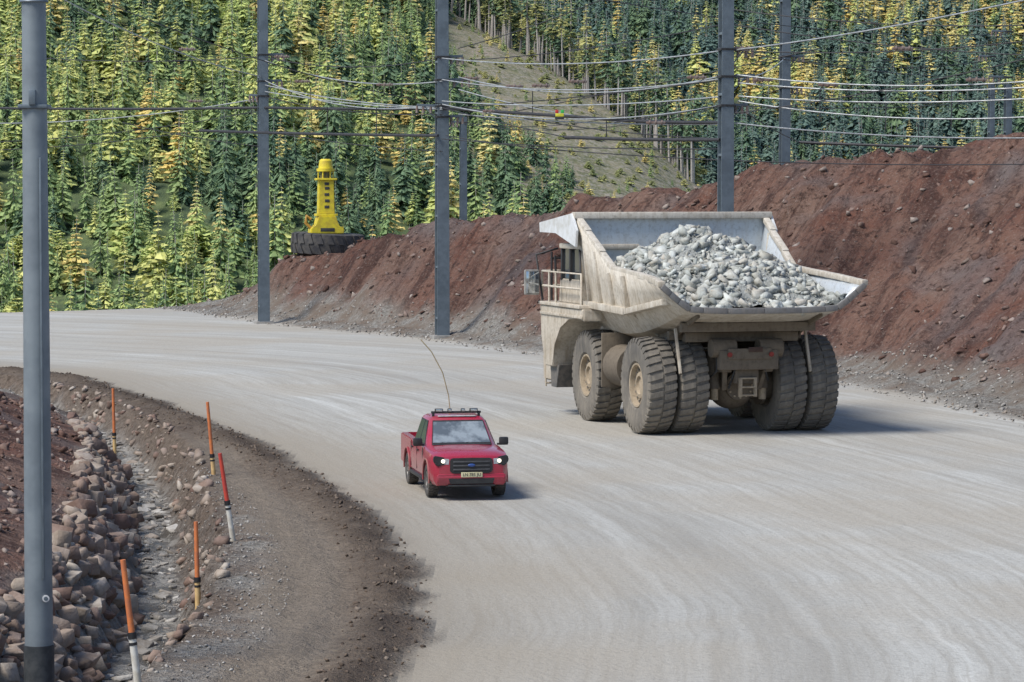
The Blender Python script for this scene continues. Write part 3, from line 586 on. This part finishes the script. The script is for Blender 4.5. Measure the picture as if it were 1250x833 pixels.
for k in range(12):
    a=k*math.pi/6; cyl('cover_bolt',(-.94,.35*math.cos(a),1.36+.35*math.sin(a)),(-.89,.35*math.cos(a),1.36+.35*math.sin(a)),.03,m_rim,T,None,6)
box('rear_crossmember',(-1.5,0,2.12),(.3,1.75,.55),m_ch,T,.04); box('rear_plate',(-1.68,0,2.3),(.06,1.3,.3),m_ch,T); box('number_board',(-1.73,-.15,2.42),(.03,.42,.14),simple('board_dark',(.06,.03,.02)),T)
box('tow_bracket',(-1.35,0,1.7),(.22,.7,.5),m_ch,T,.03); box('tow_jaw_left',(-1.5,.22,1.35),(.14,.09,.55),m_rim,T); box('tow_jaw_right',(-1.5,-.22,1.35),(.14,.09,.55),m_rim,T)
for z in (1.12,1.35,1.6): box('step_bar',(-1.52,0,z),(.09,.5,.05),m_rim,T)
tube('hydraulic_hoses',[[(-1.2,.3,2.4),(-1.5,.36,1.9),(-1.1,.42,1.3)],[(-1.2,-.4,2.4),(-1.55,-.5,1.85),(-1.0,-.8,1.5)],[(-1.2,.8,2.3),(-1.3,.85,1.8),(-.6,.9,1.5)]],.03,m_blk,T)
box('rear_mud_beam',(-.9,0,2.75),(.3,3.4,.28),m_ch,T,.04)
cyl('fuel_tank',(1.75,2.2,1.75),(3.1,2.2,1.75),.62,m_ch,T); cyl('hydraulic_tank',(1.75,-2.2,1.75),(3.1,-2.2,1.75),.62,m_ch,T); box('tank_bracket',(2.4,1.4,1.9),(1.2,1.2,.5),m_ch,T)
box('tank_mudguard',(3.25,2.3,1.9),(.08,1.0,1.6),m_ch,T)
cyl('front_axle_beam',(4.85,-2,1.3),(4.85,2,1.3),.3,m_ch,T); box('engine_block',(6.2,0,2.3),(2.6,1.8,1.6),m_ch,T,.08)
prism('engine_hood',[(5.2,2.9),(5.2,3.7),(8.6,3.6),(8.85,3.3),(8.85,1.3),(7.4,1.3),(7.0,2.5)],-1.2,1.2,m_tr,T,.05)
prism('front_bumper',[(8.0,1.0),(8.9,1.0),(8.95,1.8),(8.0,1.8)],-2.9,2.9,m_tr,T,.05)
box('deck_plate',(6.3,0,3.42),(4.3,6.4,.10),m_tr,T,.02)
m_fd=simple('flap_dark',(.09,.085,.08),(.16,.14,.12)); m_ms=simple('mirror_shell',(.33,.32,.29),(.2,.19,.18)); m_mg=simple('mirror_silver',(.55,.6,.65),None,3,.06,.9)
for s in (1,-1):
    prism('front_fender',[(3.9,3.36),(3.9,3.0),(4.5,3.08),(5.4,3.05),(6.3,2.75),(6.9,2.2),(7.1,1.5),(7.9,1.5),(8.3,2.4),(8.42,3.36)],1.85*s,3.15*s,m_tr,T,.03)
    prism('fender_flap',[(6.85,1.55),(7.15,.85),(7.7,.85),(7.8,1.55)],2.1*s,3.0*s,m_fd,T,.01)
    beam('fender_rib',(3.95,3.17*s,3.12),(8.3,3.17*s,3.12),.05,.08,m_tr,T)
    hr=[(4.3,3.1*s,3.45),(4.3,3.1*s,4.4),(8.35,3.1*s,4.4),(8.35,3.1*s,3.45)]
    tube('deck_handrail',[hr,[(4.3,3.1*s,3.95),(8.35,3.1*s,3.95)],[(6.9,3.1*s,3.45),(6.9,3.1*s,4.4)],[(7.6,3.1*s,3.45),(7.6,3.1*s,4.4)],[(8.35,3.1*s,4.4),(8.35,1.0*s,4.4)],[(8.35,3.1*s,3.95),(8.35,1.*s,3.95)]],.035,m_tr,T)
    tube('mirror_arm',[[(8.3,3.1*s,3.5),(8.35,3.3*s,4.9),(8.3,2.6*s,5.1)],[(8.3,3.3*s,4.4),(8.3,3.55*s,4.4)]],.035,m_blk,T)
    box('mirror_housing',(8.32,3.45*s,4.05),(.14,.48,.78),m_ms,T,.05); box('mirror_glass',(8.24,3.45*s,4.05),(.02,.4,.68),m_mg,T,.01)
tube('boarding_ladder',[[(8.6,2.4,.8),(8.9,2.4,3.4)],[(8.6,2.9,.8),(8.9,2.9,3.4)]]+[[(8.6+.06*k,2.4,.9+.45*k),(8.6+.06*k,2.9,.9+.45*k)] for k in range(6)],.03,m_tr,T)
prism('cab_lower',[(4.95,3.47),(4.95,4.2),(7.1,4.2),(7.25,3.47)],1.15,2.9,m_tr,T,.03)
prism('cab_glazing',[(5.0,4.2),(5.02,5.12),(6.85,5.12),(7.05,4.2)],1.2,2.85,m_gl,T,.02)
box('cab_roof',(5.95,2.02,5.2),(2.15,1.9,.16),m_tr,T,.05)
for (x,y) in ((4.99,1.2),(4.99,2.86),(6.05,2.88),(6.97,2.86),(6.97,1.2)): beam('cab_pillar',(x,y,4.15),(x-.02*(x>5),y,5.15),.1,.12,m_blk if x>5 else m_tr,T)
box('air_cleaner',(6.3,-1.9,3.95),(.9,1.4,.95),m_tr,T,.1); cyl('intake_drum',(6.3,.55,3.5),(6.3,.55,4.5),.32,m_tr,T); box('electrical_cabinet',(4.8,-.2,3.9),(.7,1.2,.9),m_tr,T,.04)
tube('cab_ladder_rail',[[(4.75,2.95,3.45),(4.75,3.0,5.0),(4.95,2.95,5.1)],[(7.3,2.95,3.5),(7.3,3.,4.9)],[(8.0,2.0,3.5),(8.0,2.0,5.1),(7.2,2.0,5.15)],[(8.0,2.9,3.5),(8.0,2.9,5.0)],[(8.0,2.0,4.8),(8.0,2.9,4.8)]],.035,m_blk,T)

# ------------------------------------------------------------ pickup
m_pr=simple('pickup_red_paint',(.36,.018,.045),(.33,.045,.065),1.5,.30,0,0,.4,.7,.5,.7); m_pd=simple('pickup_dusty_red',(.28,.05,.06),(.26,.12,.10),4,.6)
m_pb=simple('pickup_black_trim',(.02,.02,.022),(.03,.03,.03),5,.5); m_pg=simple('pickup_glass',(.05,.065,.075),(.03,.04,.05),1,.05,0,0,.4,.6,1.); m_chr=simple('chrome',(.6,.62,.64),None,3,.2,.9)
m_ws=simple('windscreen_glass',(.26,.30,.33),(.10,.12,.14),1.8,.05,0,0,.42,.58,1.)  # pale base colour stands in for sky reflected in the screen
m_ptyre=simple('pickup_tyre',(.05,.048,.045),(.10,.09,.08),5,.9); m_prim=simple('pickup_rim',(.22,.21,.20),(.15,.14,.13),5,.5,.4)
K=empty('pickup_truck',(-1.06,66.2,.01),math.radians(-80)); K.scale=(.96,.96,.965)
def half(x,zb,yb,ym,zm,ys,zs,yt,zc): return [(x,0,zb),(x,yb,zb),(x,ym,zb+.12),(x,ym+.01,zm),(x,ys+.012,zs-.05),(x,ys,zs),(x,yt,zs+(zc-zs)*.75),(x,yt*.5,zc-.003),(x,0,zc)]
S=[half(.93,.40,.55,.60,.62,.56,.93,.45,.98),half(.90,.34,.66,.74,.66,.72,.96,.52,1.02),half(.78,.32,.78,.86,.72,.83,.99,.60,1.065),half(.55,.33,.84,.91,.78,.88,1.03,.64,1.11),
   half(.1,.35,.86,.925,.8,.90,1.06,.66,1.145),half(-.38,.36,.86,.925,.8,.90,1.09,.7,1.175),half(-.6,.36,.86,.92,.8,.895,1.11,.75,1.17),half(-1.5,.36,.86,.92,.8,.895,1.12,.78,1.15),half(-2.5,.36,.86,.92,.8,.895,1.13,.78,1.15)]
V=[];m=16
for s in S: V+=[tuple(p) for p in s]+[(x,-y,z) for x,y,z in s[-2:0:-1]]
Fc=[tuple(range(m))[::-1],tuple((len(S)-1)*m+i for i in range(m))]
for i in range(len(S)-1):
    for j in range(m): a=i*m+j;b=i*m+(j+1)%m; Fc.append((a,b,b+m,a+m))
o=mesh_obj('front_body',V,Fc,m_pr,K); bm=bmesh.new(); bm.from_mesh(o.data); bmesh.ops.recalc_face_normals(bm,faces=bm.faces[:]); bm.to_mesh(o.data); bm.free()
bed=prism('bed_body',[(-2.56,.42),(-2.56,1.14),(-4.36,1.16),(-4.40,1.1),(-4.40,.5),(-4.3,.45)],-.91,.91,m_pr,K,.025)
cut=[]
for x in (0,-3.22):
    c=cyl('cut',(x,-1.2,.40),(x,-.5,.40),.47,None,K,None,32); cut.append(c); c=cyl('cut',(x,.5,.40),(x,1.2,.40),.47,None,K,None,32); cut.append(c)
c=box('cut',(-3.48,0,1.1),(1.66,1.5,.8),None,K,0); cut.append(c)
bpy.context.view_layer.update()
for o_,cs in ((o,cut[:2]),(bed,cut[2:])):
    for c in cs: md=o_.modifiers.new('b','BOOLEAN'); md.object=c; md.operation='DIFFERENCE'; md.solver='EXACT'
    bake(o_)
    for p in o_.data.polygons: p.use_smooth=True
    o_.data.set_sharp_from_angle(angle=math.radians(32))
for c in cut: bpy.data.objects.remove(c,do_unlink=True)
box('underbody',(-1.7,0,.45),(5.0,1.0,.25),m_pb,K,.03)
for x in (0,-3.22): 
    for s in (1,-1):
        tube('wheel_arch_flare',[[(x+.475*math.cos(a),.925*s,.40+.475*math.sin(a)) for a in np.linspace(-.1,math.pi+.1,16)]],.022,m_pd,K)
wmp=wheel_mesh('pickup_wheel',.385,.26,.235,m_ptyre,m_prim,30,False)
for x in (0,-3.22):
    for s in (1,-1): put_wheel('wheel',wmp,(x,.79*s,.375),s>0,K,R_.random())
bot=[(-.42,.72),(-.60,.84),(-2.50,.845)]; top=[(-1.12,.60),(-1.25,.68),(-2.28,.68)]
def ring(L,z): return [(x,y,z) for x,y in L]+[(x,-y,z) for x,y in L[::-1]]
V=ring(bot,1.12)+ring(top,1.70)+ring([(-1.28,.52),(-1.4,.60),(-2.2,.60)],1.775); Fc=[tuple(range(12,18))]
for l in (0,6):
    for j in range(6): Fc.append((l+j,l+(j+1)%6,l+6+(j+1)%6,l+6+j))
bm=bmesh.new(); vs=[bm.verts.new(v) for v in V]
for f_ in Fc: bm.faces.new([vs[i] for i in f_])
bmesh.ops.bevel(bm,geom=bm.edges[:],offset=.025,segments=2,affect='EDGES'); bm_obj('cab_greenhouse',bm,m_pr,K,40)
def panel(name,q,mat,off=.012,th=.012,ins=0.):
    q=[Vector(p) for p in q]; n=(q[1]-q[0]).cross(q[2]-q[0]).normalized(); c=sum(q,Vector())/len(q)
    if n.dot(c-Vector((-1.4,0,1.3)))<0: n=-n
    q=[p+(c-p)*ins for p in q]; A=[p+n*(off-th) for p in q];B=[p+n*off for p in q]; k=len(q)
    bm=bmesh.new(); va=[bm.verts.new(p) for p in A];vb=[bm.verts.new(p) for p in B]; bm.faces.new(va);bm.faces.new(vb)
    for i in range(k): bm.faces.new((va[i],va[(i+1)%k],vb[(i+1)%k],vb[i]))
    return bm_obj(name,bm,mat,K)
lerp=lambda a,b,t:tuple(a[i]+(b[i]-a[i])*t for i in range(3))
bl,br=(-.42,.72,1.12),(-.42,-.72,1.12); tl,tr_=(-1.12,.60,1.70),(-1.12,-.60,1.70)
panel('windscreen_seal',[lerp(bl,tl,.06),lerp(br,tr_,.06),lerp(br,tr_,.97),lerp(bl,tl,.97)],m_pb,.008)
panel('windscreen',[lerp(bl,tl,.12),lerp(br,tr_,.12),lerp(br,tr_,.92),lerp(bl,tl,.92)],m_ws,.016,.012,.03)
for s in (1,-1):
    f=lambda x,z:(x,s*(.845-(z-1.12)/.58*.165),z)
    panel('front_side_window',[f(-.78,1.17),f(-1.24,1.64),f(-1.50,1.66),f(-1.50,1.17)],m_pg,.015)
    panel('rear_side_window',[f(-1.58,1.17),f(-1.58,1.66),f(-2.18,1.64),f(-2.34,1.17)],m_pg,.015)
    panel('window_frame',[f(-.70,1.14),f(-1.23,1.68),f(-2.22,1.68),f(-2.42,1.14)],m_pb,.006)
    box('door_mirror',(-.62,1.03*s,1.22),(.12,.22,.19),m_pb,K,.04); box('mirror_stalk',(-.64,.93*s,1.15),(.08,.12,.05),m_pb,K)
    for x in (-1.35,-2.3): box('door_handle',(x,.933*s,.98),(.2,.03,.035),m_pb,K,.01)
    for x in (-.52,-1.53,-2.5): box('door_gap',(x,.924*s,.80),(.012,.012,.58),m_pb,K,0)
    box('side_sill',(-1.6,.90*s,.37),(2.1,.10,.08),m_pb,K,.03)
    prism('headlamp_housing',[(.50*s,.80),(.50*s,.96),(.86*s,1.02),(.89*s,.90),(.80*s,.78)],.80,.925,m_pb,K,.02,'x')
    hl=NT('headlamp_lit'); hl.b.inputs['Emission Color'].default_value=(1,.88,.62,1); hl.b.inputs['Emission Strength'].default_value=1.6; hl.out((.9,.9,.85),.2)
    cyl('headlamp_lens',(.91,.66*s,.895),(.938,.66*s,.895),.045,hl.m,K); panel('headlamp_glass',[(.932,.53*s,.82),(.932,.52*s,.945),(.90,.84*s,.98),(.90,.84*s,.84)],simple('lamp_glass',(.5,.53,.55),(.3,.33,.35),9,.1),.004)
    box('fog_lamp_recess',(.905,.66*s,.5),(.09,.26,.14),m_pb,K,.03); cyl('fog_lamp',(.94,.66*s,.5),(.96,.66*s,.5),.045,m_chr,K)
    cyl('tail_lamp',(-4.38,.82*s,.95),(-4.43,.82*s,.95),.08,m_pd,K)
prism('grille_frame',[(-.50,.66),(-.50,.93),(-.44,.965),(.44,.965),(.50,.93),(.50,.66),(.42,.61),(-.42,.61)],.90,.955,m_pb,K,.015,'x')
for z in (.70,.79,.88): box('grille_bar',(.962,0,z),(.025,.86,.035),simple('grille_grey',(.08,.08,.085)),K,.01)
bm=bmesh.new(); bmesh.ops.create_uvsphere(bm,u_segments=20,v_segments=10,radius=1); o=bm_obj('oval_badge',bm,simple('badge_blue',(.04,.09,.3),None,3,.3),K,60); o.scale=(.02,.09,.038); o.location=(.98,0,.80)
prism('bumper',[(.80,.34),(.80,.60),(.955,.60),(.985,.56),(.975,.42),(.93,.34)],-.80,.80,m_pr,K,.03)
prism('lower_intake',[(-.50,.37),(-.54,.50),(.54,.50),(.50,.37)],.93,.992,m_pb,K,.01,'x'); box('bumper_skid',(.93,0,.33),(.12,1.1,.05),m_pb,K,.02)
box('number_plate',(1.0,.0,.585),(.015,.50,.115),simple('plate_white',(.62,.58,.38),(.55,.5,.3)),K,.004)
tc=bpy.data.curves.new('plate_text','FONT'); tc.body='LN 785 JU'; tc.size=.10; tc.align_x='CENTER'; tc.align_y='CENTER'; tc.extrude=.002; tc.materials.append(m_pb)
o=link(bpy.data.objects.new('plate_text',tc),K); o.location=(1.010,0,.585); o.rotation_euler=(math.pi/2,0,math.pi/2)
beam('roof_light_bar',(-1.35,-.60,1.86),(-1.35,.60,1.86),.07,.05,m_pb,K)
for y in (-.55,.55): box('bar_foot',(-1.35,y,1.80),(.08,.06,.14),m_pb,K)
for y,w_ in ((-.42,.2),(.42,.2),(.16,.1),(-.16,.1)): box('work_light',(-1.31,y,1.91),(.09,w_,.08),m_pb,K,.02); box('work_light_lens',(-1.262,y,1.91),(.01,w_*.8,.055),m_chr,K,.002)
box('white_roof_stripe',(-1.25,0,1.775),(.1,.9,.02),simple('roof_marker_white',(.6,.6,.6)),K,.004)
beam('wiper',(-.50,.1,1.2),(-.62,.6,1.28),.015,.015,m_pb,K,0); beam('wiper',(-.50,-.5,1.2),(-.62,0,1.28),.015,.015,m_pb,K,0)
tube('whip_antenna',[[(-2.1,-.02,1.75),(-2.12,-.06,2.2),(-2.14,-.2,2.75),(-2.2,-.46,3.25),(-2.25,-.72,3.55)]],.014,simple('antenna_tan',(.4,.33,.2)),K)
beam('bonnet_crease',(.75,.40,1.055),(-.3,.52,1.155),.03,.02,m_pr,K,.008); beam('bonnet_crease',(.75,-.40,1.055),(-.3,-.52,1.155),.03,.02,m_pr,K,.008)
box('cowl',(-.40,0,1.165),(.12,1.4,.03),m_pb,K,.01)

# ------------------------------------------------------------ yellow monument on giant tyre
mx,my=-10.4,166.5; mz=gz(mx,my)
m_y=simple('monument_yellow',(.72,.60,.03),(.55,.42,.04),3,.5); m_yd=simple('monument_dark',(.05,.05,.05))
o=link(bpy.data.objects.new('giant_tyre',wheel_mesh('giant_tyre',2.1,1.2,1.0,simple('old_tyre',(.035,.035,.04),(.08,.075,.07),3,.85),m_ch,22,True))); o.location=(mx,my,mz+.55); o.rotation_euler=(math.pi/2+.03,.03,.3)
MZ=mz+1.12
e=empty('yellow_mine_lamp_monument',(mx-.1,my,MZ),.2)
prism('foot',[(-.95,0),(-.92,.3),(-.62,.42),(-.5,.98),(.5,.98),(.62,.42),(.95,.3),(.95,0)],-.7,.7,m_y,e,.05); box('collar_low',(0,0,1.05),(1.2,1.1,.14),m_y,e)
box('foot_recess',(0,-.70,.22),(.8,.04,.2),m_yd,e,.01)
prism('column',[(-.46,1.1),(-.42,3.0),(.42,3.0),(.46,1.1)],-.40,.40,m_y,e,.04)
for i,z in enumerate((1.5,1.85,2.2,2.55,2.8)): box('sign_mark',(.02*(i%2),-.405,z),(.26,.03,.16),m_yd,e,.01)
box('collar_high',(0,0,3.06),(1.15,1.05,.12),m_y,e); cyl('lamp_glass',(0,0,3.12),(0,0,3.5),.32,simple('lamp_dark_glass',(.08,.08,.05),(.15,.14,.05)),e)
for k in range(6): a=k*math.pi/3; cyl('lamp_post',(.42*math.cos(a),.42*math.sin(a),3.1),(.42*math.cos(a),.42*math.sin(a),3.55),.04,m_y,e)
cyl('lamp_lid',(0,0,3.5),(0,0,3.66),.52,m_y,e); cyl('lamp_dome',(0,0,3.66),(0,0,4.1),.42,m_y,e,.36); cyl('dome_top',(0,0,4.1),(0,0,4.2),.36,m_y,e,.26)
tube('side_handle',[[(-.85,0,.3),(-1.15,0,.6),(-1.1,0,1.0),(-.85,0,.8)]],.09,simple('ochre',(.45,.25,.04)),e); box('side_box',(.75,0,.2),(.4,.9,.4),m_y,e)

# ------------------------------------------------------------ light, sky, camera
Sd=Vector((-.50,-.34,.80)).normalized()
w=bpy.data.worlds.new('World'); scene.world=w; w.use_nodes=True; sk=w.node_tree.nodes.new('ShaderNodeTexSky'); sk.sky_type='NISHITA'; sk.sun_disc=False
sk.sun_elevation=math.asin(Sd.z); sk.sun_rotation=math.atan2(Sd.x,Sd.y); sk.altitude=1000
bg=w.node_tree.nodes['Background']; w.node_tree.links.new(sk.outputs[0],bg.inputs[0]); bg.inputs[1].default_value=.15
sl=bpy.data.lights.new('sun','SUN'); sl.energy=4.4; sl.angle=math.radians(22); sl.color=(1,.95,.87); so=link(bpy.data.objects.new('sun',sl)); so.rotation_euler=Sd.to_track_quat('Z','Y').to_euler()
cam=bpy.data.cameras.new('camera'); cam.sensor_width=36; cam.lens=F/1250*36; cam.clip_end=6000; cam.clip_start=.5
co=link(bpy.data.objects.new('camera',cam)); co.location=(0,0,CH); co.rotation_euler=(math.pi/2-math.atan(179.5/F),0,0); scene.camera=co
scene.view_settings.view_transform='Standard'; scene.view_settings.look='None'; scene.view_settings.exposure=0
